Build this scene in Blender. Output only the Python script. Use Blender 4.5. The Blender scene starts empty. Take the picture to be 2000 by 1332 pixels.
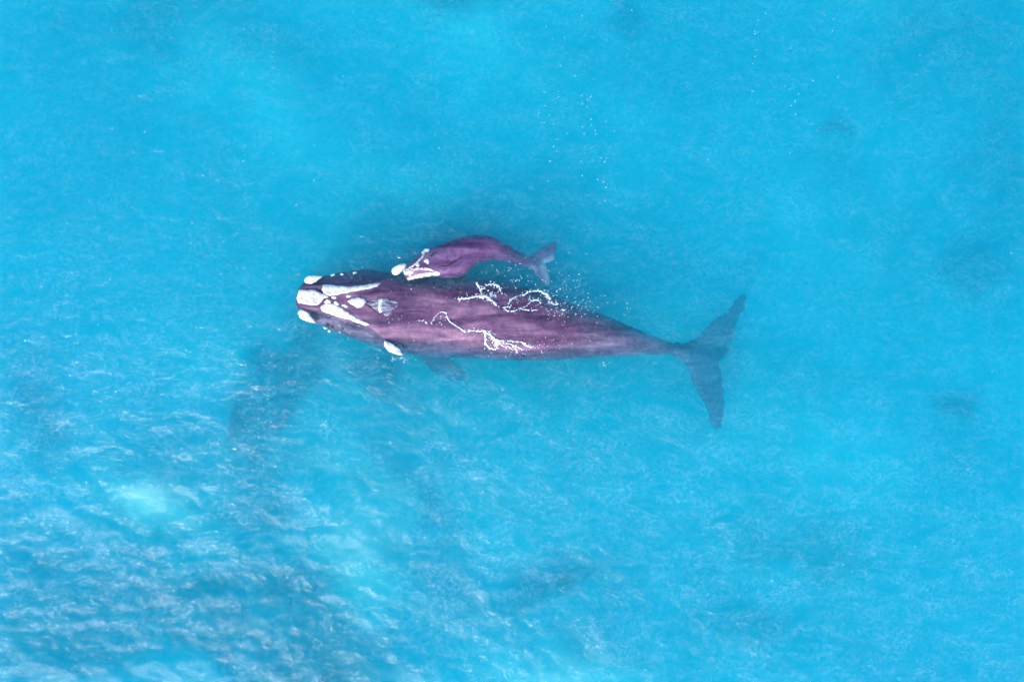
import bpy, math, random
import numpy as np
from mathutils import Vector, noise
from mathutils.bvhtree import BVHTree

random.seed(7)
rng = np.random.default_rng(11)
scene = bpy.context.scene
col = scene.collection

# ------------------------------------------------------------------ camera, sky, sun, exposure
H = 32.0            # drone height over the water
WID = 33.33         # metres of water across the picture
S = 2000.0 / WID    # photo pixels per metre at the water surface
cam_data = bpy.data.cameras.new('camera')
cam_data.sensor_width = 36.0
cam_data.lens = 36.0 * H / WID
cam_data.clip_start = 0.5
cam_data.clip_end = 2000.0
cam = bpy.data.objects.new('camera', cam_data)
cam.location = (0, 0, H)
col.objects.link(cam)
scene.camera = cam

SUN_EL = math.radians(37)
SUN_AZ = math.atan2(-0.50, -0.86)       # from the lower left of the picture, clockwise from +Y
sun_dir = Vector((math.cos(SUN_EL) * math.sin(SUN_AZ), math.cos(SUN_EL) * math.cos(SUN_AZ), math.sin(SUN_EL)))
world = bpy.data.worlds.new('World')
scene.world = world
world.use_nodes = True
wn = world.node_tree.nodes
wn.clear()
sky = wn.new('ShaderNodeTexSky')
sky.sky_type = 'NISHITA'
sky.sun_disc = False
sky.sun_elevation = SUN_EL
sky.sun_rotation = SUN_AZ
sky.dust_density = 0.7
sky.ozone_density = 3.0
bg = wn.new('ShaderNodeBackground')
bg.inputs['Strength'].default_value = 0.14
wo = wn.new('ShaderNodeOutputWorld')
WL = world.node_tree.links
tc = wn.new('ShaderNodeTexCoord')
cn = wn.new('ShaderNodeTexNoise')
cn.inputs['Scale'].default_value = 11.0
cn.inputs['Detail'].default_value = 5.0
cn.inputs['Roughness'].default_value = 0.55
WL.new(tc.outputs['Generated'], cn.inputs['Vector'])
cr_ = wn.new('ShaderNodeValToRGB')
cr_.color_ramp.elements[0].position = 0.585
cr_.color_ramp.elements[1].position = 0.70
WL.new(cn.outputs[0], cr_.inputs[0])
cm = wn.new('ShaderNodeMix')
cm.data_type = 'RGBA'
cm.inputs[7].default_value = (7.6, 7.0, 7.4, 1)      # broken white cloud, the same all over the sky
WL.new(cr_.outputs[0], cm.inputs['Factor'])
WL.new(sky.outputs[0], cm.inputs[6])
WL.new(cm.outputs[2], bg.inputs[0])
world.node_tree.links.new(bg.outputs[0], wo.inputs[0])
sl = bpy.data.lights.new('sun', 'SUN')
sl.energy = 1.5
sl.angle = math.radians(10)
sl.color = (1.0, 0.97, 0.95)
sun = bpy.data.objects.new('sun', sl)
sun.rotation_euler = sun_dir.to_track_quat('Z', 'Y').to_euler()
sun.location = sun_dir * 60
col.objects.link(sun)

scene.view_settings.view_transform = 'Standard'
scene.view_settings.look = 'None'
scene.view_settings.gamma = 1.0
scene.view_settings.use_curve_mapping = False
scene.view_settings.exposure = 1.47
scene.render.engine = 'CYCLES'
cy = scene.cycles
cy.use_denoising = True
cy.denoiser = 'OPENIMAGEDENOISE'
cy.max_bounces = 20
cy.diffuse_bounces = 5
cy.glossy_bounces = 4
cy.transmission_bounces = 16
cy.volume_bounces = 6
cy.transparent_max_bounces = 8
cy.caustics_refractive = True
cy.caustics_reflective = False
cy.sample_clamp_indirect = 6.0
cy.sample_clamp_direct = 12.0


# ------------------------------------------------------------------ helpers
def P(u, v, z=0.0):
    """photo pixel -> world point at height z"""
    k = (H - z) / H
    return Vector(((u - 1000.0) / S * k, (666.0 - v) / S * k, z))


def smooth(e0, e1, x):
    t = np.clip((x - e0) / (e1 - e0), 0, 1)
    return t * t * (3 - 2 * t)


def tag(o, label=None, cat=None, kind=None, group=None):
    if label: o['label'] = label
    if cat: o['category'] = cat
    if kind: o['kind'] = kind
    if group: o['group'] = group
    return o


def link_mesh(name, verts, faces, mat=None, parent=None, shade=True):
    me = bpy.data.meshes.new(name)
    me.from_pydata([tuple(v) for v in verts], [], faces)
    me.update()
    if shade:
        me.polygons.foreach_set('use_smooth', [True] * len(me.polygons))
    if mat: me.materials.append(mat)
    o = bpy.data.objects.new(name, me)
    col.objects.link(o)
    if parent: o.parent = parent
    return o


def big_grid(name, xs, ys, Z, mat, closed_to=None):
    nx, ny = len(xs), len(ys)
    X, Y = np.meshgrid(xs, ys)
    co = np.stack([X, Y, Z], -1).reshape(-1, 3)
    i = np.arange(nx * ny).reshape(ny, nx)
    quads = np.stack([i[:-1, :-1], i[:-1, 1:], i[1:, 1:], i[1:, :-1]], -1).reshape(-1, 4)
    loops = [quads.reshape(-1)]
    sizes = [np.full(len(quads), 4)]
    if closed_to is not None:
        per = np.concatenate([i[0, :-1], i[:-1, -1], i[-1, :0:-1], i[:0:-1, 0]])
        low = co[per].copy(); low[:, 2] = closed_to
        j = len(co) + np.arange(len(per))
        co = np.concatenate([co, low])
        side = np.stack([per, j, np.roll(j, -1), np.roll(per, -1)], -1)
        loops += [side.reshape(-1), j[::-1]]
        sizes += [np.full(len(side), 4), np.array([len(j)])]
    loops = np.concatenate(loops); sizes = np.concatenate(sizes)
    me = bpy.data.meshes.new(name)
    me.vertices.add(len(co)); me.vertices.foreach_set('co', co.reshape(-1))
    me.loops.add(len(loops)); me.loops.foreach_set('vertex_index', loops.astype(np.int32))
    me.polygons.add(len(sizes))
    me.polygons.foreach_set('loop_start', np.concatenate([[0], np.cumsum(sizes)[:-1]]).astype(np.int32))
    sm = np.zeros(len(sizes), bool); sm[:len(quads)] = True
    me.update(calc_edges=True); me.validate()
    me.polygons.foreach_set('use_smooth', sm)
    me.materials.append(mat)
    o = bpy.data.objects.new(name, me)
    col.objects.link(o)
    return o, co


def stretched(half, step, far, n):
    inner = np.arange(-half, half + step / 2, step)
    g = half + (far - half) * (np.linspace(0, 1, n + 1)[1:] ** 2.4)
    g = np.maximum(g, half + step * np.arange(1, n + 1))
    return np.concatenate([-g[::-1], inner, g])


def new_mat(name):
    m = bpy.data.materials.new(name)
    m.use_nodes = True
    nt = m.node_tree
    nt.nodes.clear()
    return m, nt, nt.nodes, nt.links


def N(nt, kind, **kw):
    n = nt.nodes.new(kind)
    for k, v in kw.items():
        if k.startswith('_'): setattr(n, k[1:], v)
        else: n.inputs[k.replace('__', ' ')].default_value = v
    return n


def ramp(nt, stops):
    r = nt.nodes.new('ShaderNodeValToRGB')
    el = r.color_ramp.elements
    while len(el) < len(stops): el.new(0.5)
    for e, (p, c) in zip(el, stops):
        e.position = p
        e.color = (*c, 1) if len(c) == 3 else c
    return r


def coords(nt, scale=(1, 1, 1), rot=(0, 0, 0), loc=(0, 0, 0)):
    g = nt.nodes.new('ShaderNodeNewGeometry')
    mp = nt.nodes.new('ShaderNodeMapping')
    mp.inputs['Scale'].default_value = scale
    mp.inputs['Rotation'].default_value = rot
    mp.inputs['Location'].default_value = loc
    nt.links.new(g.outputs['Position'], mp.inputs['Vector'])
    return mp.outputs[0]


# ------------------------------------------------------------------ materials
BUMP = 0.18
REFR = 0.04


def mat_water():
    m, nt, nn, L = new_mat('sea_water')
    out = nn.new('ShaderNodeOutputMaterial')
    # small ripples riding on the modelled waves
    v1 = coords(nt, (1.0, 1.8, 1.0), (0, 0, math.radians(-18)))
    n0 = N(nt, 'ShaderNodeTexNoise', Scale=1.0, Detail=2.0, Roughness=0.5, Distortion=0.8)
    n1 = N(nt, 'ShaderNodeTexNoise', Scale=3.2, Detail=2.0, Roughness=0.5, Distortion=1.0)
    n2 = N(nt, 'ShaderNodeTexNoise', Scale=8.5, Detail=3.0, Roughness=0.6, Distortion=0.8)
    for n in (n0, n1, n2): L.new(v1, n.inputs['Vector'])
    h = None
    for n, w in ((n0, 1.0), (n1, 0.30), (n2, 0.20)):
        a = N(nt, 'ShaderNodeMath', _operation='MULTIPLY_ADD'); L.new(n.outputs[0], a.inputs[0]); a.inputs[1].default_value = w
        a.inputs[2].default_value = 0.0
        if h: L.new(h, a.inputs[2])
        h = a.outputs[0]
    at = nn.new('ShaderNodeAttribute'); at.attribute_name = 'chop'
    d = N(nt, 'ShaderNodeMath', _operation='MULTIPLY'); L.new(h, d.inputs[0]); L.new(at.outputs['Fac'], d.inputs[1])
    bump = N(nt, 'ShaderNodeBump', Strength=1.0, Distance=BUMP)
    L.new(d.outputs[0], bump.inputs['Height'])
    # mirror-like share by Fresnel; the rest passes, part of it bent by the ripples
    fr = N(nt, 'ShaderNodeFresnel', IOR=1.333); L.new(bump.outputs[0], fr.inputs['Normal'])
    # light crossing unbent from below must meet the same air-side reflectance (no false total reflection)
    gm = nn.new('ShaderNodeNewGeometry')
    io = N(nt, 'ShaderNodeMath', _operation='MULTIPLY_ADD'); io.inputs[1].default_value = 1 / 1.333 - 1.333; io.inputs[2].default_value = 1.333
    L.new(gm.outputs['Backfacing'], io.inputs[0]); L.new(io.outputs[0], fr.inputs['IOR'])
    gl = N(nt, 'ShaderNodeBsdfGlossy', Roughness=0.12); L.new(bump.outputs[0], gl.inputs['Normal'])
    gl.distribution = 'BECKMANN'
    rf = N(nt, 'ShaderNodeBsdfRefraction', Roughness=0.13, IOR=1.333); L.new(bump.outputs[0], rf.inputs['Normal'])
    tr = nn.new('ShaderNodeBsdfTransparent')
    m1 = N(nt, 'ShaderNodeMixShader', Fac=REFR); L.new(tr.outputs[0], m1.inputs[1]); L.new(rf.outputs[0], m1.inputs[2])
    m2 = nn.new('ShaderNodeMixShader'); L.new(fr.outputs[0], m2.inputs[0]); L.new(m1.outputs[0], m2.inputs[1]); L.new(gl.outputs[0], m2.inputs[2])
    # pale ragged flecks of diffuse colour, painted in for sky reflections on ripples
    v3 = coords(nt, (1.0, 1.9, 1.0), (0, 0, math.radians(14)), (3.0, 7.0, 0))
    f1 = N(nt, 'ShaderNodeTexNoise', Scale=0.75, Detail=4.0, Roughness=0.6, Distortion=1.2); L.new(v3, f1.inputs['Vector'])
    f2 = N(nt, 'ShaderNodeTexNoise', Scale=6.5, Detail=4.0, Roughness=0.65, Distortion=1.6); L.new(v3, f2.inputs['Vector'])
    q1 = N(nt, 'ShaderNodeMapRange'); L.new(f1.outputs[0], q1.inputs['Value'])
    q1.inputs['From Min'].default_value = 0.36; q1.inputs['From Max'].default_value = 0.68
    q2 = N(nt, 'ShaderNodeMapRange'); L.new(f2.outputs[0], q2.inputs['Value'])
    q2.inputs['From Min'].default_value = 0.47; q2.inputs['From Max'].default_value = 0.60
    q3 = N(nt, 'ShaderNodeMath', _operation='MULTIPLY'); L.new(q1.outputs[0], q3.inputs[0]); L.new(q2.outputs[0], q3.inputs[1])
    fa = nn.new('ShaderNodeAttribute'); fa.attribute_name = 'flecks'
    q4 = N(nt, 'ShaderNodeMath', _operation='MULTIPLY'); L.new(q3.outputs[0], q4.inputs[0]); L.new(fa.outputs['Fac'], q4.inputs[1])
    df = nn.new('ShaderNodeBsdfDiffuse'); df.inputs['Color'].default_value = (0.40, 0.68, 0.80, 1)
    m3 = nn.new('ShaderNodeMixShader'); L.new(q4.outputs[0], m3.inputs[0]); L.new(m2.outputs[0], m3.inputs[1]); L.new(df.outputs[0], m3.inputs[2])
    L.new(m3.outputs[0], out.inputs['Surface'])
    ab = N(nt, 'ShaderNodeVolumeAbsorption', Density=1.0)
    ab.inputs['Color'].default_value = (1 - 0.88, 1 - 0.098, 1 - 0.053, 1)
    sc = N(nt, 'ShaderNodeVolumeScatter', Density=0.28, Anisotropy=0.0)
    sc.inputs['Color'].default_value = (0.0, 0.84, 1.0, 1)
    add = nn.new('ShaderNodeAddShader')
    L.new(ab.outputs[0], add.inputs[0]); L.new(sc.outputs[0], add.inputs[1])
    L.new(add.outputs[0], out.inputs['Volume'])
    return m


def mat_seabed():
    m, nt, nn, L = new_mat('seabed_sand')
    out = nn.new('ShaderNodeOutputMaterial')
    p = N(nt, 'ShaderNodeBsdfPrincipled', Roughness=0.95)
    p.inputs['Specular IOR Level'].default_value = 0.1
    v = coords(nt)
    n1 = N(nt, 'ShaderNodeTexNoise', Scale=0.35, Detail=6.0, Roughness=0.6, Distortion=0.5); L.new(v, n1.inputs['Vector'])
    r = ramp(nt, [(0.3, (0.50, 0.49, 0.45)), (0.7, (0.68, 0.67, 0.62))]); L.new(n1.outputs[0], r.inputs[0])
    at = nn.new('ShaderNodeAttribute'); at.attribute_name = 'weed'
    n2 = N(nt, 'ShaderNodeTexNoise', Scale=1.3, Detail=6.0, Roughness=0.65, Distortion=1.0); L.new(v, n2.inputs['Vector'])
    ma = N(nt, 'ShaderNodeMapRange'); L.new(n2.outputs[0], ma.inputs['Value'])
    ma.inputs['From Min'].default_value = 0.25; ma.inputs['From Max'].default_value = 0.7
    ma.inputs['To Min'].default_value = 0.45; ma.inputs['To Max'].default_value = 1.15
    mu = N(nt, 'ShaderNodeMath', _operation='MULTIPLY', _use_clamp=True)
    L.new(at.outputs['Fac'], mu.inputs[0]); L.new(ma.outputs[0], mu.inputs[1])
    mix = N(nt, 'ShaderNodeMix', _data_type='RGBA')
    L.new(mu.outputs[0], mix.inputs['Factor']); L.new(r.outputs[0], mix.inputs[6])
    mix.inputs[7].default_value = (0.015, 0.050, 0.105, 1)
    L.new(mix.outputs[2], p.inputs['Base Color'])
    L.new(p.outputs[0], out.inputs['Surface'])
    return m


def mat_skin(name, ang, gain=1.0, pale_attr=False, bl=1.0):
    m, nt, nn, L = new_mat(name)
    out = nn.new('ShaderNodeOutputMaterial')
    p = N(nt, 'ShaderNodeBsdfPrincipled', Roughness=0.38, IOR=1.38)
    p.inputs['Specular IOR Level'].default_value = 0.22
    v = coords(nt, (0.30, 1.9, 1.0), (0, 0, ang))
    n1 = N(nt, 'ShaderNodeTexNoise', Scale=1.5, Detail=5.0, Roughness=0.5, Distortion=0.5); L.new(v, n1.inputs['Vector'])
    g = gain
    r = ramp(nt, [(0.34, (0.060 * g, 0.032 * g, 0.068 * g * bl)), (0.5, (0.132 * g, 0.066 * g, 0.120 * g * bl)),
                  (0.66, (0.250 * g, 0.135 * g, 0.195 * g * bl))])
    L.new(n1.outputs[0], r.inputs[0])
    # fine mottling and pale scratches
    v2 = coords(nt)
    n2 = N(nt, 'ShaderNodeTexNoise', Scale=7.0, Detail=6.0, Roughness=0.7); L.new(v2, n2.inputs['Vector'])
    r2 = ramp(nt, [(0.3, (0.72, 0.72, 0.74)), (0.7, (1.25, 1.2, 1.2))]); L.new(n2.outputs[0], r2.inputs[0])
    mm = N(nt, 'ShaderNodeMix', _data_type='RGBA', _blend_type='MULTIPLY'); mm.inputs['Factor'].default_value = 1.0
    L.new(r.outputs[0], mm.inputs[6]); L.new(r2.outputs[0], mm.inputs[7])
    # broad blotches of peeling and darker hide
    n4 = N(nt, 'ShaderNodeTexNoise', Scale=1.6, Detail=5.0, Roughness=0.65, Distortion=0.8); L.new(v2, n4.inputs['Vector'])
    r4 = ramp(nt, [(0.34, (0.62, 0.66, 0.74)), (0.62, (1.15, 1.12, 1.10))]); L.new(n4.outputs[0], r4.inputs[0])
    m4 = N(nt, 'ShaderNodeMix', _data_type='RGBA', _blend_type='MULTIPLY'); m4.inputs['Factor'].default_value = 1.0
    L.new(mm.outputs[2], m4.inputs[6]); L.new(r4.outputs[0], m4.inputs[7])
    # thin pale scratches running along the body
    v5 = coords(nt, (0.5, 9.0, 1.0), (0, 0, ang + 0.12))
    n5 = N(nt, 'ShaderNodeTexNoise', Scale=1.7, Detail=3.0, Roughness=0.5, Distortion=1.2); L.new(v5, n5.inputs['Vector'])
    r5 = ramp(nt, [(0.66, (0, 0, 0)), (0.72, (0.35, 0.35, 0.35))]); L.new(n5.outputs[0], r5.inputs[0])
    m5 = N(nt, 'ShaderNodeMix', _data_type='RGBA'); L.new(r5.outputs[0], m5.inputs['Factor'])
    L.new(m4.outputs[2], m5.inputs[6]); m5.inputs[7].default_value = (0.34, 0.22, 0.30, 1)
    colr = m5.outputs[2]
    if pale_attr:
        at = nn.new('ShaderNodeAttribute'); at.attribute_name = 'pale'
        n3 = N(nt, 'ShaderNodeTexNoise', Scale=5.0, Detail=5.0, Roughness=0.65); L.new(v2, n3.inputs['Vector'])
        q = N(nt, 'ShaderNodeMath', _operation='MULTIPLY', _use_clamp=True)
        L.new(at.outputs['Fac'], q.inputs[0]); L.new(n3.outputs[0], q.inputs[1])
        mx = N(nt, 'ShaderNodeMix', _data_type='RGBA')
        L.new(q.outputs[0], mx.inputs['Factor']); L.new(colr, mx.inputs[6]); mx.inputs[7].default_value = (0.5, 0.40, 0.45, 1)
        colr = mx.outputs[2]
    L.new(colr, p.inputs['Base Color'])
    bump = N(nt, 'ShaderNodeBump', Strength=0.35, Distance=0.03); L.new(n2.outputs[0], bump.inputs['Height'])
    L.new(bump.outputs[0], p.inputs['Normal'])
    L.new(p.outputs[0], out.inputs['Surface'])
    return m


def mat_callosity(name, c0, c1, scale=9.0):
    m, nt, nn, L = new_mat(name)
    out = nn.new('ShaderNodeOutputMaterial')
    p = N(nt, 'ShaderNodeBsdfPrincipled', Roughness=0.75)
    v = coords(nt)
    n1 = N(nt, 'ShaderNodeTexNoise', Scale=scale, Detail=5.0, Roughness=0.65); L.new(v, n1.inputs['Vector'])
    r = ramp(nt, [(0.33, c0), (0.57, c1)]); L.new(n1.outputs[0], r.inputs[0])
    L.new(r.outputs[0], p.inputs['Base Color'])
    n2 = N(nt, 'ShaderNodeTexNoise', Scale=22.0, Detail=4.0); L.new(v, n2.inputs['Vector'])
    bump = N(nt, 'ShaderNodeBump', Strength=0.9, Distance=0.06); L.new(n2.outputs[0], bump.inputs['Height'])
    L.new(bump.outputs[0], p.inputs['Normal'])
    L.new(p.outputs[0], out.inputs['Surface'])
    return m


def mat_plain(name, c, rough=0.6, alpha=1.0):
    m, nt, nn, L = new_mat(name)
    out = nn.new('ShaderNodeOutputMaterial')
    p = N(nt, 'ShaderNodeBsdfPrincipled', Roughness=rough)
    v = coords(nt)
    n1 = N(nt, 'ShaderNodeTexNoise', Scale=11.0, Detail=4.0); L.new(v, n1.inputs['Vector'])
    r = ramp(nt, [(0.3, tuple(x * 0.82 for x in c)), (0.65, c)]); L.new(n1.outputs[0], r.inputs[0])
    L.new(r.outputs[0], p.inputs['Base Color'])
    p.inputs['Alpha'].default_value = alpha
    L.new(p.outputs[0], out.inputs['Surface'])
    return m


def mat_film():
    m, nt, nn, L = new_mat('wash_film')
    out = nn.new('ShaderNodeOutputMaterial')
    p = N(nt, 'ShaderNodeBsdfPrincipled', Roughness=0.35)
    p.inputs['Base Color'].default_value = (0.52, 0.51, 0.60, 1)
    v = coords(nt, (2.0, 7.0, 1.0), (0, 0, math.radians(35)))
    n1 = N(nt, 'ShaderNodeTexNoise', Scale=1.6, Detail=5.0, Roughness=0.65, Distortion=0.6); L.new(v, n1.inputs['Vector'])
    r = ramp(nt, [(0.40, (0, 0, 0)), (0.62, (0.75, 0.75, 0.75))]); L.new(n1.outputs[0], r.inputs[0])
    L.new(r.outputs[0], p.inputs['Alpha'])
    L.new(p.outputs[0], out.inputs['Surface'])
    return m


M_water = mat_water()
M_bed = mat_seabed()
M_skin = mat_skin('whale_skin', math.radians(7), 1.12)
M_calf = mat_skin('calf_skin', math.radians(-10), 0.98, True, 1.25)
M_call = mat_callosity('callosity_white', (0.54, 0.50, 0.48), (0.85, 0.84, 0.82), 6.0)
M_callp = mat_callosity('callosity_pinkish', (0.24, 0.12, 0.13), (0.80, 0.72, 0.68), 9.0)
M_foam = mat_plain('foam_white', (0.80, 0.81, 0.83), 0.8)
M_wash = mat_film()
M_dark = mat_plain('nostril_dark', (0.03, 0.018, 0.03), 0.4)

# ------------------------------------------------------------------ sea surface
waves = []
for lam in np.geomspace(0.45, 5.5, 90):
    th = math.radians(90 - 18) + rng.normal(0, 0.62)
    k = 2 * math.pi / lam
    slope = 0.034 if lam < 1.1 else (0.022 if lam < 2.4 else 0.011)
    waves.append((k * math.cos(th), k * math.sin(th), rng.uniform(0, 2 * math.pi), slope / k * rng.uniform(0.5, 1.4)))


def wave_env(X, Y):
    u = (X * S + 1000) / 2000; v = (666 - Y * S) / 1332
    e = 0.34 + 0.26 * smooth(0.40, 0.75, v) + 0.85 * smooth(0.64, 1.10, v + 0.5 * (0.38 - u))
    return e


def wave_z(X, Y):
    z = np.zeros_like(X)
    for kx, ky, ph, a in waves:
        z += a * np.sin(kx * X + ky * Y + ph)
    z = z * wave_env(X, Y)
    d = np.maximum(np.abs(X) - 24, np.abs(Y) - 17)
    return (z + 3.2 * np.maximum(z, 0) ** 2) * (1 - smooth(0, 6, d))


xs = stretched(21.0, 0.075, 260, 46)
ys = stretched(14.5, 0.075, 260, 46)
X, Y = np.meshgrid(xs, ys)
sea, _ = big_grid('sea_water', xs, ys, wave_z(X, Y), M_water, closed_to=-9.0)
ca_ = sea.data.attributes.new('chop', 'FLOAT', 'POINT')
env = (0.44 + 0.24 * smooth(0.30, 0.85, (666 - Y * S) / 1332) + 0.05 * wave_env(X, Y)).reshape(-1)
ca_.data.foreach_set('value', np.concatenate([env, np.zeros(len(sea.data.vertices) - len(env))]).astype(np.float32))
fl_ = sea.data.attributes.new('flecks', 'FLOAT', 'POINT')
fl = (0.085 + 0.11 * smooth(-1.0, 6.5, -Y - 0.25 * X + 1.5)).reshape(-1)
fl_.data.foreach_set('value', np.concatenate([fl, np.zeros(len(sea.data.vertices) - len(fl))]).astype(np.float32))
tag(sea, 'bright turquoise rippled sea filling the whole view around the two whales', 'sea', 'structure')

# ------------------------------------------------------------------ seabed
# (u, v, su, sv, rot deg, amount): dark weedy patches seen through the water
DARK = [(520, 790, 36, 92, 10, 1.6), (548, 700, 26, 16, 0, .4), (740, 745, 36, 36, 10, 1.0), (770, 785, 36, 16, 30, .35),
        (1612, 275, 22, 14, 0, .6), (1640, 330, 70, 40, 0, .15), (1935, 520, 75, 32, 0, .45), (1885, 800, 28, 18, 0, .6), (1990, 300, 60, 200, 0, .35),
        (1900, 60, 160, 130, 0, .32), (270, 40, 170, 60, 0, .35), (130, 1220, 150, 90, 0, .6), (260, 1130, 210, 90, 0, .3), (420, 1210, 180, 85, 10, .75),
        (600, 1230, 70, 110, 0, .55), (1090, 1150, 90, 45, -10, .5), (880, 1160, 90, 60, 0, .35), (1500, 1060, 60, 30, 0, .35), (1620, 1100, 60, 50, 0, .3),
        (40, 790, 40, 80, 0, .45), (850, 20, 40, 20, 0, .4), (1230, 30, 30, 30, 0, .35), (1480, 1230, 90, 40, 0, .3),
        (900, 490, 170, 50, 0, .25), (500, 1010, 70, 60, 0, .4), (850, 1010, 40, 70, 0, .3), (1000, 690, 400, 60, 6, .15),
        (250, 290, 200, 140, 0, .12), (1780, 480, 140, 120, 0, .15), (1350, 100, 250, 100, 0, .12)]
# pale sand humps
PALE = [(335, 940, 80, 58, -20, .92), (718, 1035, 72, 115, 0, .98), (735, 1110, 45, 45, 0, .5), (690, 1320, 90, 35, 0, 1.1), (1130, 1295, 110, 60, 0, .95),
        (120, 1315, 90, 35, 0, .5), (880, 30, 120, 60, 20, .35), (1400, 1000, 260, 120, 0, .2), (1480, 880, 250, 100, 0, .2),
        (560, 190, 220, 60, 60, .2), (750, 350, 140, 60, 20, .25)]


WARP = [(1.1, .6, .3, 1), (.5, -1.3, 2.0, 1.1), (2.3, 1.9, 4.1, 1.9), (-2.9, 2.6, 1.2, 2.3), (4.1, -3.3, 5.0, 3.2)]


def blobs(X, Y, lst, depth, warp=18):
    k = (H + depth) / H
    U = X / k * S + 1000; V = 666 - Y / k * S
    wu = sum(np.sin(X * a + Y * b + c) / w for a, b, c, w in WARP); wv = sum(np.sin(Y * a - X * b + c * 1.7) / w for a, b, c, w in WARP)
    U = U + warp * wu; V = V + warp * wv
    out = np.zeros_like(X)
    for u, v, su, sv, r, a in lst:
        c, s = math.cos(math.radians(r)), math.sin(math.radians(r))
        dx, dy = U - u, V - v
        a1 = (dx * c + dy * s) / su; b1 = (-dx * s + dy * c) / sv
        out = np.maximum(out, a * np.exp(-0.5 * (a1 * a1 + b1 * b1))) + 0.25 * a * np.exp(-0.5 * (a1 * a1 + b1 * b1))
    return out


DEP = 3.0
bx = stretched(22.0, 0.16, 250, 40); by = stretched(15.5, 0.16, 250, 40)
X, Y = np.meshgrid(bx, by)
Z = np.full_like(X, -DEP)
for lam in (3.1, 4.7, 7.5, 11.0):
    th = rng.uniform(0, 6.28); k = 6.283 / lam
    Z += 0.018 * lam * np.sin(k * (X * math.cos(th) + Y * math.sin(th)) + rng.uniform(0, 6))
Z += 1.7 * np.clip(blobs(X, Y, PALE, 2.5, 7), 0, 1.3)
reef = np.clip(blobs(X, Y, DARK, 2.0), 0, 1.1)
Z += 0.95 * reef * (0.75 + 0.25 * np.sin(2.1 * X + 1.3 * Y) * np.sin(1.7 * Y - 2.6 * X))
bed, _ = big_grid('seabed', bx, by, Z, M_bed)
att = bed.data.attributes.new('weed', 'FLOAT', 'POINT')
att.data.foreach_set('value', np.clip(reef * 1.7, 0, 1).reshape(-1).astype(np.float32))
tag(bed, 'pale sand bottom with dark patches showing blurred through the turquoise water', 'seabed', 'structure')


# ------------------------------------------------------------------ whale bodies
def loft(stations, n_st, n_ring, rostrum=None):
    """stations: (U, L, z crown, z side, z bottom, roundness) with U and L photo pixels of the two flanks"""
    A = np.array([[*s[0], *s[1], *s[2:]] for s in stations], float)
    idx = np.zeros(len(A))
    mid = (A[:, :2] + A[:, 2:4]) / 2
    idx[1:] = np.cumsum(np.linalg.norm(np.diff(mid, axis=0), axis=1))
    t = np.linspace(0, 1, n_st) ** 1.25 * idx[-1]
    B = np.stack([np.interp(t, idx, A[:, j]) for j in range(A.shape[1])], 1)
    ker = np.array([1, 3, 4, 3, 1.0]); ker /= ker.sum()
    for j in range(B.shape[1]):
        for _ in range(3):
            pad = np.concatenate([np.repeat(B[:1, j], 2), B[:, j], np.repeat(B[-1:, j], 2)])
            sm = np.convolve(pad, ker, 'valid')
            sm[:4] = B[:4, j]; sm[-1] = B[-1, j]
            B[:, j] = sm
    verts, faces = [], []
    for i in range(n_st):
        Uu, Uv, Lu, Lv, zc, zs, zb, n = B[i]
        for q in range(n_ring):
            a = 2 * math.pi * q / n_ring
            s = math.cos(a)
            e = max(0.0, 1 - abs(s) ** n) ** (1 / n)
            pu = (Uu + Lu) / 2 + s * (Lu - Uu) / 2
            pv = (Uv + Lv) / 2 + s * (Lv - Uv) / 2
            if math.sin(a) >= 0:
                z = zs + (zc - zs) * e
                if rostrum: z = rostrum(pu, pv, s, z, zs, zc, e)
                z += e * (.022 * noise.noise((pu * .035, pv * .09, 2.2)) + .012 * noise.noise((pu * .12, pv * .25, 7.2)))
            else:
                e2 = max(0.0, 1 - abs(s) ** 2) ** 0.5
                z = zs + (zb - zs) * e2
            rag = (smooth(.72, 1.0, abs(s)) * min(1.0, abs(Lv - Uv) / 40.0))
            pv += rag * (noise.noise((pu * .10, s * 2, zc)) * 2.2 + noise.noise((pu * .33, s * 3, 5.0)) * 1.8)
            verts.append(P(pu, pv, z))
    for i in range(n_st - 1):
        for q in range(n_ring):
            a, b = i * n_ring + q, i * n_ring + (q + 1) % n_ring
            faces.append((a, a + n_ring, b + n_ring, b))
    faces.append(tuple(range(n_ring)))
    faces.append(tuple(reversed(range((n_st - 1) * n_ring, n_st * n_ring))))
    return verts, faces


def cr(points, closed=True, sub=6):
    pts = [np.array(p, float) for p in points]
    n = len(pts); out = []
    rngs = range(n) if closed else range(n - 1)
    for i in rngs:
        if closed: p0, p1, p2, p3 = pts[i - 1], pts[i], pts[(i + 1) % n], pts[(i + 2) % n]
        else: p0, p1, p2, p3 = pts[max(i - 1, 0)], pts[i], pts[i + 1], pts[min(i + 2, n - 1)]
        for k in range(sub):
            t = k / sub
            out.append(0.5 * ((2 * p1) + (-p0 + p2) * t + (2 * p0 - 5 * p1 + 4 * p2 - p3) * t * t + (-p0 + 3 * p1 - 3 * p2 + p3) * t ** 3))
    if not closed: out.append(pts[-1])
    return np.array(out)


def inside(poly, U, V):
    r = np.zeros(U.shape, bool)
    x, y = poly[:, 0], poly[:, 1]
    j = len(poly) - 1
    for i in range(len(poly)):
        c = ((y[i] > V) != (y[j] > V)) & (U < (x[j] - x[i]) * (V - y[i]) / (y[j] - y[i] + 1e-12) + x[i])
        r ^= c
        j = i
    return r


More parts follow.
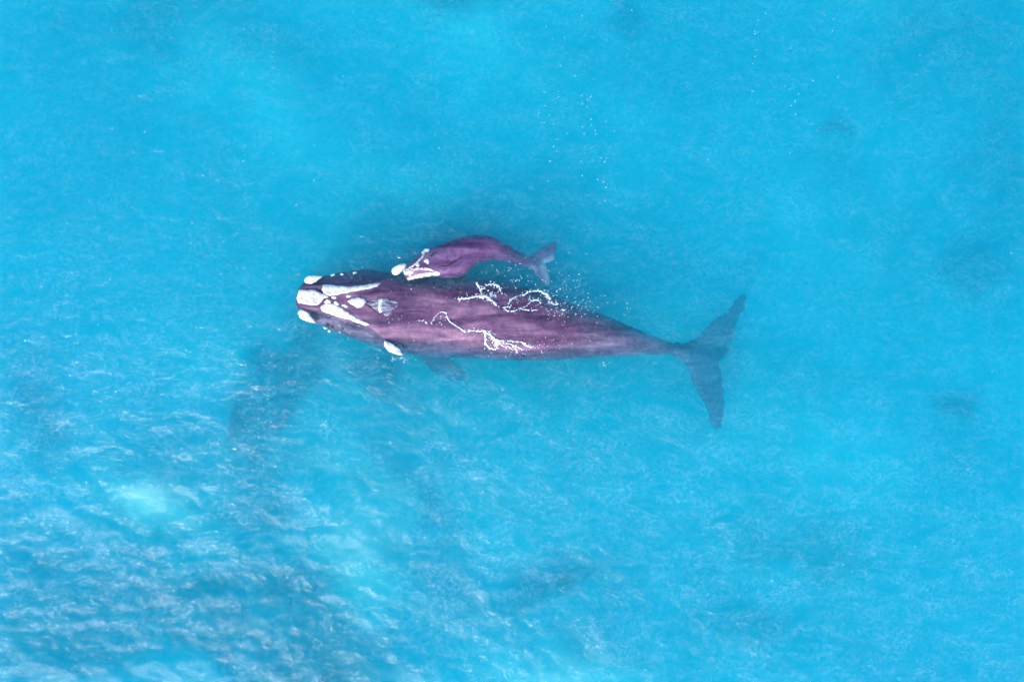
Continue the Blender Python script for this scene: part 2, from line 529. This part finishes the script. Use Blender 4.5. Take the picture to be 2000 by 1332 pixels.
def edge_dist(poly, U, V):
    a = poly; b = np.roll(poly, -1, 0)
    best = np.full(U.shape, 1e9); bu = np.zeros(U.shape); bv = np.zeros(U.shape)
    for (ax, ay), (bx_, by_) in zip(a, b):
        dx, dy = bx_ - ax, by_ - ay
        t = np.clip(((U - ax) * dx + (V - ay) * dy) / (dx * dx + dy * dy + 1e-9), 0, 1)
        qu, qv = ax + t * dx, ay + t * dy
        d = np.hypot(U - qu, V - qv)
        m = d < best
        best = np.where(m, d, best); bu = np.where(m, qu, bu); bv = np.where(m, qv, bv)
    return best, bu, bv


def plate(poly_px, zfun, thick, edge, g, rag=2.6, grow=0.0):
    """closed flat fin from an outline: thickness grows from its rim inwards; zfun(u, v) is its mid height"""
    poly = cr(poly_px, True, 10)
    tn = np.roll(poly, -2, 0) - np.roll(poly, 2, 0); tn /= np.linalg.norm(tn, axis=1)[:, None] + 1e-9
    ar = np.sum(poly[:, 0] * np.roll(poly[:, 1], -1) - poly[:, 1] * np.roll(poly[:, 0], -1))
    poly = poly + grow * np.sign(ar) * np.stack([tn[:, 1], -tn[:, 0]], 1)
    poly = poly + np.array([[noise.noise((p[0] * .12, p[1] * .12, 1.1)) * rag + noise.noise((p[0] * .4, p[1] * .4, 8.1)) * rag * .8,
                             noise.noise((p[0] * .12, p[1] * .12, 6.7)) * rag + noise.noise((p[0] * .4, p[1] * .4, 2.7)) * rag * .8] for p in poly])
    us = np.arange(poly[:, 0].min() - g, poly[:, 0].max() + g, g)
    vs = np.arange(poly[:, 1].min() - g, poly[:, 1].max() + g, g)
    U, V = np.meshgrid(us, vs)
    ins = inside(poly, U, V)
    d, bu, bv = edge_dist(poly, U, V)
    near = np.zeros_like(ins)
    for sy in (-1, 0, 1):
        for sx in (-1, 0, 1):
            near |= np.roll(np.roll(ins, sy, 0), sx, 1)
    use = near
    PU = np.where(ins, U, bu); PV = np.where(ins, V, bv)
    idm = -np.ones(U.shape, int); pts = []
    for r, c in zip(*np.nonzero(use)):
        idm[r, c] = len(pts); pts.append((PU[r, c], PV[r, c], d[r, c] if ins[r, c] else 0.0))
    verts, faces = [], []
    for u, v, dd in pts:
        h = 0.03 + thick * (1 - (1 - min(dd / edge, 1)) ** 2)
        z = zfun(u, v); verts.append(P(u, v, z + h))
    n = len(pts)
    for u, v, dd in pts:
        h = 0.03 + thick * (1 - (1 - min(dd / edge, 1)) ** 2)
        z = zfun(u, v); q = P(u, v, z); verts.append(Vector((q.x, q.y, z - h)))
    cnt = {}
    for r in range(U.shape[0] - 1):
        for c in range(U.shape[1] - 1):
            q = [idm[r, c], idm[r + 1, c], idm[r + 1, c + 1], idm[r, c + 1]]
            if min(q) < 0: continue
            faces.append(tuple(q)); faces.append(tuple(n + k for k in reversed(q)))
            for k in range(4):
                e = (q[k], q[(k + 1) % 4]); cnt[e] = 1
    for (a, b) in list(cnt):
        if (b, a) not in cnt:
            faces.append((b, a, n + a, n + b))
    return verts, faces


def union_body(name, pieces, voxel, mat, parent):
    V, F = [], []
    for v, f in pieces:
        o = len(V); V += v; F += [tuple(o + i for i in q) for q in f]
    tmp = link_mesh('tmp_body', V, F)
    md = tmp.modifiers.new('r', 'REMESH'); md.mode = 'VOXEL'; md.voxel_size = voxel
    ms = tmp.modifiers.new('s', 'SMOOTH'); ms.factor = 0.5; ms.iterations = 3
    dg = bpy.context.evaluated_depsgraph_get()
    me = bpy.data.meshes.new_from_object(tmp.evaluated_get(dg))
    old = tmp.data
    bpy.data.objects.remove(tmp); bpy.data.meshes.remove(old)
    me.name = name; me.materials.clear(); me.materials.append(mat)
    me.polygons.foreach_set('use_smooth', [True] * len(me.polygons))
    o = bpy.data.objects.new(name, me); col.objects.link(o); o.parent = parent
    dg.update()
    bvh = BVHTree.FromPolygons([v.co.copy() for v in me.vertices], [tuple(p.vertices) for p in me.polygons])
    return o, bvh


def empty(name, label, cat):
    e = bpy.data.objects.new(name, None); col.objects.link(e)
    return tag(e, label, cat)


def surf_px(bvh, u, v):
    """first point of a body under photo pixel (u, v), or None"""
    o = Vector((0, 0, H)); z = 0.0
    for _ in range(3):
        p = P(u, v, z)
        hit = bvh.ray_cast(Vector((p.x, p.y, 5.0)), Vector((0, 0, -1)))
        if hit[0] is None: return None
        z = hit[0].z
    return hit[0]


def Z1(pts):   # zoom 1 of the photo -> photo pixels
    return [(560 + x / 4.757, 440 + y / 4.757) for x, y in pts]


def Z2(pts):
    return [(750 + x / 5.556, 440 + y / 5.556) for x, y in pts]


def Z3(pts):
    return [(800 + x / 4.348, 520 + y / 4.348) for x, y in pts]


def skin_patch(name, poly_px, bvh, mat, parent, thick=0.05, g=1.6, edge=5.0, rough=1.0, floor=None, wob=0.6):
    """raised crust that follows the body under it, as one part; floor lifts it where the flank falls away"""
    poly = cr(poly_px)
    poly = poly + np.array([[noise.noise((p[0] * .22, p[1] * .22, 3.1)) * wob * 2 + noise.noise((p[0] * .6, p[1] * .6, 5.1)) * wob * 1.5, noise.noise((p[0] * .22, p[1] * .22, 9.7)) * wob * 2 + noise.noise((p[0] * .6, p[1] * .6, 7.7)) * wob * 1.5] for p in poly])
    us = np.arange(poly[:, 0].min() - g, poly[:, 0].max() + g, g)
    vs = np.arange(poly[:, 1].min() - g, poly[:, 1].max() + g, g)
    U, V = np.meshgrid(us, vs)
    ins = inside(poly, U, V)
    if ins.sum() < 3: return None
    d, bu, bv = edge_dist(poly, U, V)
    near = ins.copy()
    for sy in (-1, 0, 1):
        for sx in (-1, 0, 1):
            near |= np.roll(np.roll(ins, sy, 0), sx, 1)
    PU = np.where(ins, U, bu); PV = np.where(ins, V, bv)
    idm = -np.ones(U.shape, int); verts = []; low = []
    for r, c in zip(*np.nonzero(near)):
        u, v = PU[r, c], PV[r, c]
        h = surf_px(bvh, u, v)
        z = h.z if h is not None else -9
        if floor is not None: z = max(z, floor)
        elif z < -8: continue
        dd = d[r, c] if ins[r, c] else 0.0
        k = 1 - (1 - min(dd / edge, 1)) ** 2
        bumpy = noise.noise((u * .16, v * .16, 1.3)) * 0.4 + noise.noise((u * .45, v * .45, 4.0)) * 0.35
        zz = z + 0.012 + thick * k * (0.8 + rough * bumpy)
        idm[r, c] = len(verts); verts.append(P(u, v, zz)); low.append(z - 0.10)
    n = len(verts)
    for i in range(n):
        q = verts[i]; verts.append(Vector((q.x, q.y, low[i])))
    faces = []; cnt = {}
    for r in range(U.shape[0] - 1):
        for c in range(U.shape[1] - 1):
            q = [idm[r, c], idm[r + 1, c], idm[r + 1, c + 1], idm[r, c + 1]]
            if min(q) < 0: continue
            faces.append(tuple(q)); faces.append(tuple(n + k for k in reversed(q)))
            for k in range(4): cnt[(q[k], q[(k + 1) % 4])] = 1
    for (a, b) in list(cnt):
        if (b, a) not in cnt: faces.append((b, a, n + a, n + b))
    return link_mesh(name, verts, faces, mat, parent)


# ---- adult
def ad(x, u, l, zc, zs, zb, n=2.3):
    return ((x, u), (x, l), zc, zs, zb, n)


ADULT = [ad(577.5, 584, 586, -.25, -.27, -.30), ad(578.5, 576, 596, -.10, -.28, -.5), ad(582, 566, 606, .02, -.30, -.8, 3), ad(590, 553, 616, .08, -.32, -1.0, 3.2),
         ad(605, 546, 626, .14, -.34, -1.3, 3.2), ad(629, 540, 636, .18, -.40, -1.6, 3), ad(650, 536, 648, .20, -.48, -1.8, 2.8), ad(680, 529, 658, .25, -.56, -2.0, 2.6),
         ad(711, 526, 669, .33, -.66, -2.2, 2.4), ad(735, 528, 676, .38, -.74, -2.3, 2.3), ad(764, 533, 684, .24, -.82, -2.4), ad(800, 536, 692, .15, -.88, -2.5),
         ad(850, 538, 697, .14, -.92, -2.6), ad(903, 540, 699, .20, -.92, -2.6), ad(961, 548, 702, .26, -.90, -2.5), ad(1007, 555, 704, .25, -.88, -2.4), ad(1053, 568, 705, .16, -.85, -2.25),
         ad(1076, 577, 704, .09, -.82, -2.1), ad(1099, 586, 703, .045, -.80, -2.0), ad(1133, 599, 700, .005, -.78, -1.85), ad(1168, 611, 698, -.05, -.76, -1.7), ad(1202, 625, 697, -.16, -.75, -1.5),
         ad(1232, 637, 695, -.26, -.78, -1.35), ad(1260, 649, 693, -.36, -.8, -1.25), ad(1296, 664, 692, -.50, -.85, -1.2), ad(1326, 674, 695, -.66, -.9, -1.15), ad(1350, 680, 700, -.82, -.93, -1.05)]
RB_X = [578, 590, 600, 627, 660, 680, 700, 725, 750, 768, 780]
RB_U = [570, 557, 556, 556, 556, 556, 555, 552, 546, 536, 530]
RB_L = [600, 604, 606, 609, 619, 627, 634, 643, 664, 684, 700]


def adult_rostrum(pu, pv, s, z, zs, zc, e):
    if pu > 782: return z
    bu, bl = np.interp(pu, RB_X, RB_U), np.interp(pu, RB_X, RB_L)
    d = min(pv - bu, bl - pv)                # >0 on the upper jaw, <0 on the lower lips
    fade = 1 - smooth(752, 778, pu)
    lip = min(z, zs + (-.10 - zs) * max(0.0, 1 - abs(s) ** 4) ** .4) - .02
    up = z - 0.10 * math.exp(-(d / 9.0) ** 2) * 0
    m = float(smooth(-2.0, 3.0, d))
    zz = lip * (1 - m) + up * m - 0.10 * math.exp(-((d + 2.0) / 2.2) ** 2)
    return z * (1 - fade) + zz * fade


FL_A = [(1318, 672), (1336, 672), (1359, 664), (1375, 649), (1389, 634), (1405, 622), (1420, 610), (1434, 595), (1445, 580), (1453, 576), (1452, 590), (1449, 605),
        (1437, 630), (1430, 655), (1422, 679), (1411, 697), (1402, 706), (1406, 731), (1411, 756), (1412, 776), (1410, 806), (1405, 832), (1396, 835), (1388, 822),
        (1384, 799), (1371, 776), (1359, 751), (1350, 727), (1340, 708), (1318, 695)]


def z_fl_a(u, v):
    return float(-1.0 - .0015 * abs(v - 690) - .004 * max(u - 1340, 0))


FIN_A = [(826, 672), (850, 680), (872, 700), (895, 715), (912, 730), (908, 740), (890, 744), (868, 738), (846, 726), (826, 706), (815, 690)]
FIN_B = [(826, 566), (852, 556), (880, 530), (893, 512), (888, 503), (868, 508), (845, 522), (822, 545)]
whale = empty('whale', 'large adult whale with bold white head patches, its purple back awash at the surface', 'whale')
body, bvhA = union_body('body', [loft(ADULT, 230, 120, adult_rostrum), plate(FL_A, z_fl_a, .10, 14, 2.0, 3.0, 3.0),
                                 plate(FIN_A, lambda u, v: -.95 - .010 * max(v - 690, 0), .10, 12, 3.0),
                                 plate(FIN_B, lambda u, v: -1.5 - .009 * max(550 - v, 0), .10, 12, 3.0)], 0.036, M_skin, whale)

CALL_A = [
    ('callosity', Z1([(95, 660), (120, 605), (180, 600), (250, 600), (300, 625), (385, 660), (340, 690), (300, 735), (250, 745), (180, 735), (120, 725), (95, 690)]), .09, None, 'broad white patch on the tip of the snout'),
    ('callosity', Z1([(330, 575), (345, 555), (420, 557), (520, 568), (620, 570), (720, 555), (800, 545), (870, 545), (800, 580), (700, 600), (600, 620), (500, 640), (430, 652), (370, 650), (335, 620)]), .06, None, 'long white strip along the upper lip line'),
    ('callosity', Z1([(315, 760), (340, 735), (400, 725), (460, 745), (540, 790), (620, 840), (700, 885), (770, 920), (740, 930), (650, 905), (570, 875), (480, 855), (400, 825), (340, 805)]), .06, None, 'long white strip along the lower lip line'),
    ('callosity', Z1([(345, 715), (375, 690), (405, 700), (410, 722), (370, 725)]), .05, None, None),
    ('callosity', Z1([(415, 665), (440, 655), (465, 670), (440, 687), (415, 678)]), .05, None, None),
    ('callosity', Z1([(437, 715), (460, 705), (485, 730), (475, 747), (445, 735)]), .05, None, None),
    ('callosity', Z1([(515, 740), (540, 732), (570, 752), (550, 768), (525, 757)]), .05, None, None),
    ('callosity', Z1([(555, 655), (580, 645), (598, 660), (570, 672)]), .05, None, None),
    ('callosity', Z1([(570, 700), (620, 675), (680, 675), (720, 690), (735, 715), (700, 755), (660, 765), (620, 745), (580, 720)]), .07, None, 'oval white patch in front of the blowholes'),
    ('callosity', Z1([(850, 700), (880, 682), (898, 690), (890, 740), (888, 805), (865, 812), (845, 770), (850, 735)]), .06, None, 'narrow white patch behind the blowholes'),
    ('callosity', Z1([(160, 520), (190, 475), (250, 470), (325, 478), (300, 500), (260, 530), (200, 545)]), .05, -.01, None),
    ('callosity', Z1([(105, 800), (150, 785), (200, 815), (240, 870), (270, 905), (220, 905), (150, 880), (115, 850)]), .05, -.01, None),
    ('callosity', Z1([(975, 440), (985, 400), (1030, 370), (1090, 360), (1110, 380), (1090, 410), (1060, 440), (1000, 465)]), .05, -.0, 'white patch over the eye beside the calf'),
    ('callosity', Z1([(905, 1085), (930, 1078), (985, 1105), (1040, 1145), (1075, 1205), (1000, 1195), (940, 1160), (910, 1120)]), .05, 0.03, 'white patch over the eye away from the calf'),
]
for cx, cy_, rx, ry in ((430, 462, 20, 9), (515, 455, 16, 8), (632, 440, 20, 9), (362, 955, 22, 9), (400, 985, 14, 8), (495, 998, 12, 6)):
    CALL_A.append(('callosity', Z1([(cx + rx * math.cos(a) - 4, cy_ + ry * math.sin(a) + rx * .3 * (1 if cy_ > 700 else -.3) * math.cos(a)) for a in np.linspace(0, 6.28, 7)[:-1]]), .03, -.06, None))
for nm, poly, th, fl, lab in CALL_A:
    o = skin_patch(nm, poly, bvhA, M_call, whale, th, 1.5, 4.0, floor=fl, wob=.8)
    if o and lab: o['label'] = lab
for poly in (Z1([(738, 715), (780, 708), (830, 722), (842, 735), (800, 728), (760, 726)]), Z1([(742, 735), (775, 748), (800, 775), (838, 800), (820, 808), (785, 785), (755, 760)])):
    skin_patch('nostril', poly, bvhA, M_dark, whale, .025, 1.0, 2.0, wob=.2)

for poly in (Z1([(850, 690), (900, 680), (960, 690), (1022, 718), (1030, 745), (985, 790), (945, 850), (930, 868), (905, 832), (885, 800)]), Z1([(735, 722), (790, 700), (850, 698), (848, 770), (838, 806), (790, 772), (762, 742)])):
    o = skin_patch('water_film', poly, bvhA, M_wash, None, .015, 1.2, 3.0, wob=1.5)
    tag(o, 'thin milky water film spilling over the adult whale\'s blowholes', 'water film', 'stuff')

# ---- calf
def ca(u, l, zc, zs, zb, n=2.3):
    return ((750 + u[0] / 5.556, 440 + u[1] / 5.556), (750 + l[0] / 5.556, 440 + l[1] / 5.556), zc, zs, zb, n)


CALF = [ca((203, 500), (206, 520), .05, .02, -.02), ca((212, 470), (222, 560), .16, -.02, -.2), ca((235, 448), (248, 590), .22, -.06, -.3, 3), ca((290, 405), (330, 588), .26, -.12, -.45, 2.8),
        ca((350, 352), (420, 572), .30, -.2, -.6, 2.6), ca((410, 300), (510, 556), .29, -.25, -.7, 2.4), ca((490, 262), (592, 566), .28, -.3, -.85), ca((600, 210), (698, 578), .26, -.36, -.95),
        ca((740, 157), (814, 576), .23, -.4, -1.0), ca((860, 124), (896, 528), .19, -.4, -1.0), ca((950, 106), (942, 470), .15, -.4, -1.0), ca((1040, 102), (1010, 425), .10, -.4, -.95), ca((1130, 112), (1090, 398), .06, -.4, -.9),
        ca((1230, 150), (1185, 382), .02, -.4, -.85), ca((1340, 208), (1290, 387), -.02, -.4, -.8), ca((1430, 268), (1390, 410), -.12, -.42, -.75), ca((1510, 312), (1480, 440), -.24, -.45, -.7),
        ca((1600, 340), (1590, 470), -.38, -.5, -.65), ca((1680, 375), (1675, 460), -.48, -.54, -.62)]


def calf_rostrum(pu, pv, s, z, zs, zc, e):
    # groove along the mouth line on the near side of the head
    if pu > 862: return z
    fade = 1 - float(smooth(838, 860, pu))
    line = np.interp(pu, [788, 800, 812, 832, 846, 860], [540, 536.5, 531.5, 529.5, 531, 536])
    d = pv - line
    return z + fade * (-.05 * math.exp(-(d / 2.0) ** 2) - .04 * float(smooth(0, 4, d)))


FL_C = Z2([(1560, 345), (1610, 330), (1660, 282), (1740, 232), (1820, 190), (1870, 178), (1868, 240), (1856, 300), (1845, 375), (1800, 395), (1745, 408), (1765, 450), (1785, 500), (1802, 565),
           (1800, 620), (1790, 660), (1740, 640), (1690, 600), (1650, 545), (1615, 480), (1565, 470)])
FIN_C = Z2([(800, 470), (860, 480), (900, 510), (900, 545), (860, 560), (800, 560), (740, 540)])
FIN_D = Z2([(760, 240), (830, 230), (880, 190), (900, 180), (860, 170), (800, 180), (750, 210)])
calf = empty('whale_calf', 'small curved calf with white-edged snout swimming against the adult whale\'s flank', 'whale calf')
cbody, bvhC = union_body('body', [loft(CALF, 130, 90, calf_rostrum), plate(FL_C, lambda u, v: -.52 - .001 * abs(v - 515), .05, 7, 1.4, 1.4),
                                  plate(FIN_C, lambda u, v: -.6, .06, 7, 2.0), plate(FIN_D, lambda u, v: -.7, .06, 7, 2.0)], 0.026, M_calf, calf)
pa = cbody.data.attributes.new('pale', 'FLOAT', 'POINT')
cco = np.zeros(len(cbody.data.vertices) * 3); cbody.data.vertices.foreach_get('co', cco); cco = cco.reshape(-1, 3)
cu = cco[:, 0] * S + 1000; cv = 666 - cco[:, 1] * S
trail = cr([(1088, 500), (1074, 506), (1064, 513), (1066, 528), (1073, 550)], False)
dm = np.min(np.hypot(cu[:, None] - trail[None, :, 0], cv[:, None] - trail[None, :, 1]), 1)
pa.data.foreach_set('value', np.clip(1.1 * np.exp(-(dm / 8.0) ** 2), 0, 1.6).astype(np.float32))

CALL_C = [
    (Z2([(205, 495), (225, 468), (270, 468), (292, 500), (265, 532), (225, 537)]), .035, M_callp, None, 'white patch on the tip of the snout'),
    (Z2([(250, 470), (300, 438), (350, 398), (400, 345), (428, 308), (442, 322), (400, 378), (350, 422), (300, 462), (265, 480)]), .03, M_callp, None, None),
    (Z2([(412, 300), (430, 270), (460, 258), (490, 265), (480, 290), (440, 305), (420, 318)]), .04, M_call, -.02, None),
    (Z2([(430, 392), (455, 362), (482, 368), (490, 405), (468, 422), (452, 402)]), .03, M_call, None, None),
    (Z2([(343, 428), (370, 410), (390, 425), (375, 447), (350, 442)]), .03, M_call, None, None),
    (Z2([(285, 482), (330, 460), (420, 458), (480, 462), (530, 485), (542, 502), (520, 503), (430, 487), (350, 486), (310, 520), (282, 555), (270, 545)]), .03, M_callp, None, 'pinkish white strip along the mouth'),
    (Z2([(245, 580), (280, 560), (330, 537), (400, 522), (500, 512), (520, 522), (515, 550), (450, 562), (380, 577), (300, 588), (265, 600)]), .03, M_callp, -.03, None),
    (Z2([(525, 520), (570, 500), (605, 515), (602, 540), (560, 552), (528, 545)]), .04, M_call, -.03, None),
]
for poly, th, mt, fl, lab in CALL_C:
    o = skin_patch('callosity', poly, bvhC, mt, calf, th, 0.9, 2.5, floor=fl, wob=.5)
    if o and lab: o['label'] = lab
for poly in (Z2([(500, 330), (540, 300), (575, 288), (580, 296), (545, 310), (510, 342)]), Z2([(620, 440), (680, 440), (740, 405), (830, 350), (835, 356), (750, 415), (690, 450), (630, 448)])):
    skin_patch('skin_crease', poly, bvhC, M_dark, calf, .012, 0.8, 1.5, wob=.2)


# ------------------------------------------------------------------ foam on the whale and bubbles on the water
def wz(x, y):
    return float(wave_z(np.array([[x]]), np.array([[y]]))[0, 0])


def top_z(u, v):
    p = P(u, v, 0)
    z = wz(p.x, p.y)
    for b in (bvhA, bvhC):
        h = surf_px(b, u, v)
        if h is not None: z = max(z, h.z)
    return z


def foam_object(name, strokes, specks, label, seed, g=0.9):
    """strokes: (points, width px, solidity); specks: (u, v, su, sv, count, rmax)"""
    r = np.random.default_rng(seed)
    allp = np.concatenate([np.array(s[0], float) for s in strokes])
    us = np.arange(allp[:, 0].min() - 9, allp[:, 0].max() + 9, g)
    vs = np.arange(allp[:, 1].min() - 9, allp[:, 1].max() + 9, g)
    U, V = np.meshgrid(us, vs)
    nz = np.array([[noise.noise((u * .33, v * .33, seed)) * .6 + noise.noise((u * .75, v * .75, seed + 5)) * .32 for u in us] for v in vs])
    nlow = np.array([[noise.noise((u * .11, v * .11, seed + 9)) + .5 * noise.noise((u * .26, v * .26, seed + 3)) for u in us] for v in vs])
    F = np.full(U.shape, -1.0)
    for pts, w, sol in strokes:
        c = cr(pts, False, 5)
        d = np.full(U.shape, 1e9)
        for i in range(len(c) - 1):
            a, b = c[i], c[i + 1]; dd = b - a
            t = np.clip(((U - a[0]) * dd[0] + (V - a[1]) * dd[1]) / (dd @ dd + 1e-9), 0, 1)
            d = np.minimum(d, np.hypot(U - a[0] - t * dd[0], V - a[1] - t * dd[1]))
        wl = w * (1.0 + .8 * nlow)
        F = np.maximum(F, (1 - d / np.maximum(wl, .4)) * sol + nz * (1.5 - .6 * sol))
        F = np.maximum(F, (1 - d / (w * 3.2)) * .42 + nz * 1.15 - .16)
    on = (F > 0.30).astype(int)
    verts, faces = [], []
    idm = {}

    def vid(rr, cc):
        if (rr, cc) not in idm:
            u = us[cc] + r.uniform(-.2, .2) * g; v = vs[rr] + r.uniform(-.2, .2) * g
            z = top_z(u, v)
            h = 0.012 + 0.05 * float(np.clip((F[rr, cc] - .3) * 1.2, 0, 1)) * r.uniform(.5, 1.2)
            idm[(rr, cc)] = len(verts); verts.append(P(u, v, z + h))
        return idm[(rr, cc)]
    for rr in range(U.shape[0] - 1):
        for cc in range(U.shape[1] - 1):
            if on[rr, cc] and on[rr + 1, cc] + on[rr, cc + 1] + on[rr + 1, cc + 1] >= 2:
                faces.append((vid(rr, cc), vid(rr + 1, cc), vid(rr + 1, cc + 1), vid(rr, cc + 1)))
    for (u, v, su, sv, cnt, rm) in specks:
        for _ in range(cnt):
            uu, vv = r.normal(u, su), r.normal(v, sv)
            add_speck(verts, faces, uu, vv, top_z(uu, vv) + .02, rm * .66 * r.uniform(.25, 1.0) ** 1.8, r)
    o = link_mesh(name, verts, faces, M_foam)
    return tag(o, label, 'foam', 'stuff')


def add_speck(verts, faces, u, v, z, rad, r):
    c = P(u, v, z); o = len(verts); k = 6
    a0 = r.uniform(0, 6)
    verts.append(c + Vector((0, 0, rad * .7)))
    el = r.uniform(1.0, 2.4) * r.uniform(.7, 1.0); ph = r.uniform(0, 3.14); cp, sp = math.cos(ph), math.sin(ph)
    for i in range(k):
        a = a0 + i * 6.283 / k; q = rad * r.uniform(.6, 1.3)
        ex, ey = math.cos(a) * q * el, math.sin(a) * q / math.sqrt(el)
        verts.append(c + Vector((ex * cp - ey * sp, ex * sp + ey * cp, 0)))
    verts.append(c - Vector((0, 0, rad * .5)))
    for i in range(k):
        j = (i + 1) % k
        faces.append((o, o + 1 + i, o + 1 + j)); faces.append((o + k + 1, o + 1 + j, o + 1 + i))


foam_object('foam_splash', [
    (Z3([(415, 277), (520, 266), (600, 252), (660, 262), (700, 292), (738, 332)]), 3.2, 1.0),
    (Z3([(590, 258), (640, 255), (690, 285)]), 5.0, 1.0),
    (Z3([(570, 145), (592, 185), (612, 235)]), 2.6, 1.0), (Z3([(595, 192), (640, 188)]), 2.2, .9),
    (Z3([(640, 250), (685, 275), (692, 228)]), 2.6, .9), (Z3([(700, 265), (715, 245), (740, 255)]), 1.8, .7),
    (Z3([(650, 160), (690, 150), (718, 156), (752, 168), (768, 195)]), 2.4, .8), (Z3([(688, 128), (692, 152)]), 1.8, .8), (Z3([(715, 135), (712, 155)]), 1.8, .8),
    (Z3([(738, 175), (770, 200), (778, 230)]), 1.8, .6)],
    [(*Z3([(690, 215)])[0], 16, 10, 26, .04), (*Z3([(480, 250)])[0], 14, 6, 16, .03)],
    'star shaped white splash on the upper side of the adult whale\'s back', 21)
foam_object('foam_splash', [
    (Z3([(798, 352), (832, 340), (845, 302), (880, 270), (930, 250), (985, 235), (1012, 214), (1055, 214), (1100, 208), (1150, 236), (1196, 276)]), 2.3, .85),
    (Z3([(1130, 225), (1170, 240), (1165, 262)]), 3.4, .9),
    (Z3([(798, 352), (830, 376), (880, 381), (932, 366), (1000, 371), (1088, 373)]), 1.7, .95),
    (Z3([(930, 366), (988, 340), (1028, 302), (1060, 285), (1092, 292), (1115, 315)]), 1.9, .85),
    (Z3([(1185, 300), (1220, 322), (1255, 320)]), 2.6, .7), (Z3([(810, 345), (850, 345), (860, 330)]), 1.9, .7), (Z3([(1290, 372), (1320, 370)]), 1.8, .8)],
    [(*Z3([(1000, 290)])[0], 24, 9, 40, .03), (*Z3([(1140, 290)])[0], 14, 11, 34, .034), (*Z3([(1330, 340)])[0], 30, 10, 62, .028), (*Z3([(1480, 350)])[0], 16, 7, 30, .03)],
    'lacy white foam loop beside the adult whale\'s upper flank near the calf tail', 22)
foam_object('foam_splash', [
    (Z3([(180, 482), (214, 432), (240, 402), (275, 388), (306, 396), (318, 432), (345, 472), (400, 510), (440, 535), (465, 553)]), 1.5, 1.0),
    (Z3([(440, 535), (470, 553), (530, 548), (592, 552), (640, 546), (680, 565), (705, 600), (732, 625)]), 2.2, 1.0),
    (Z3([(630, 555), (670, 575), (705, 600)]), 4.2, .9), (Z3([(640, 570), (645, 640), (668, 688), (720, 702), (748, 672), (735, 620)]), 3.0, .85), (Z3([(700, 610), (730, 640), (735, 665)]), 4.4, .8),
    (Z3([(735, 628), (830, 635), (940, 642), (985, 655)]), 1.6, .95), (Z3([(740, 635), (800, 660), (850, 690), (880, 720)]), 1.5, .8), (Z3([(740, 640), (790, 675), (810, 685)]), 2.2, .7),
    (Z3([(745, 630), (850, 660), (920, 690), (985, 720)]), 1.4, .7), (Z3([(950, 640), (975, 660), (1005, 680), (1045, 684)]), 3.0, .9), (Z3([(880, 690), (910, 715), (900, 738)]), 2.2, .6), (Z3([(270, 400), (262, 450), (270, 500)]), 1.2, .5),
    (Z3([(60, 466), (110, 465), (150, 488)]), 2.0, .45)],
    [(*Z3([(870, 690)])[0], 22, 9, 50, .03), (*Z3([(1130, 675)])[0], 18, 6, 34, .03), (*Z3([(480, 585)])[0], 34, 8, 40, .022), (*Z3([(690, 660)])[0], 9, 9, 30, .03), (*Z3([(280, 480)])[0], 16, 6, 24, .02), (*Z3([(1230, 610)])[0], 10, 6, 14, .02),
     (*Z1([(1000, 880)])[0], 16, 8, 30, .022)],
    'long ragged white foam line along the lower side of the adult whale\'s back', 23)

# loose droplets and bubbles over the sea
r = np.random.default_rng(5)
verts, faces = [], []
COLS = [(472, 120, 6, 90, 26, .02), (534, 90, 3, 55, 26, .022), (474, 345, 7, 45, 34, .022), (478, 560, 8, 70, 22, .02), (1080, 230, 16, 90, 46, .026), (1145, 260, 10, 130, 56, .028), (1178, 330, 12, 60, 24, .028),
        (1225, 80, 5, 45, 14, .028), (850, 220, 10, 120, 44, .022), (845, 330, 14, 40, 22, .02), (520, 790, 32, 70, 60, .024), (495, 930, 10, 60, 24, .024), (700, 30, 30, 40, 14, .02), (1480, 70, 8, 60, 16, .026),
        (1545, 180, 12, 50, 14, .026), (1630, 70, 8, 50, 12, .026), (1115, 930, 10, 70, 34, .024), (1560, 400, 6, 60, 8, .024), (1180, 780, 6, 80, 20, .02), (1640, 1080, 12, 60, 12, .026), (1785, 1180, 20, 90, 16, .024),
        (1900, 950, 20, 60, 14, .022), (1105, 565, 26, 15, 60, .030), (990, 530, 12, 12, 22, .034), (1020, 548, 16, 6, 22, .03), (1180, 600, 24, 12, 22, .026), (1222, 605, 3, 8, 10, .034), (1090, 610, 20, 20, 40, .026), (700, 545, 10, 6, 14, .022), (830, 570, 50, 14, 16, .02),
        (800, 700, 16, 5, 30, .024), (1180, 713, 2, 3, 10, .03), (780, 700, 10, 3, 22, .03)]
for (u, v, su, sv, n, rm) in COLS:
    for _ in range(n):
        uu, vv = r.normal(u, su), r.normal(v, sv)
        add_speck(verts, faces, uu, vv, top_z(uu, vv) + .012, rm * r.uniform(.3, 1.0) ** 1.4 * 0.62, r)
for _ in range(260):
    uu, vv = r.uniform(-60, 2060), r.uniform(-60, 1390)
    add_speck(verts, faces, uu, vv, top_z(uu, vv) + .008, .016 * r.uniform(.3, 1.0) ** 1.5, r)
o = link_mesh('bubbles', verts, faces, M_foam)
tag(o, 'tiny white bubbles and droplets scattered in trails over the turquoise water', 'bubbles', 'stuff')
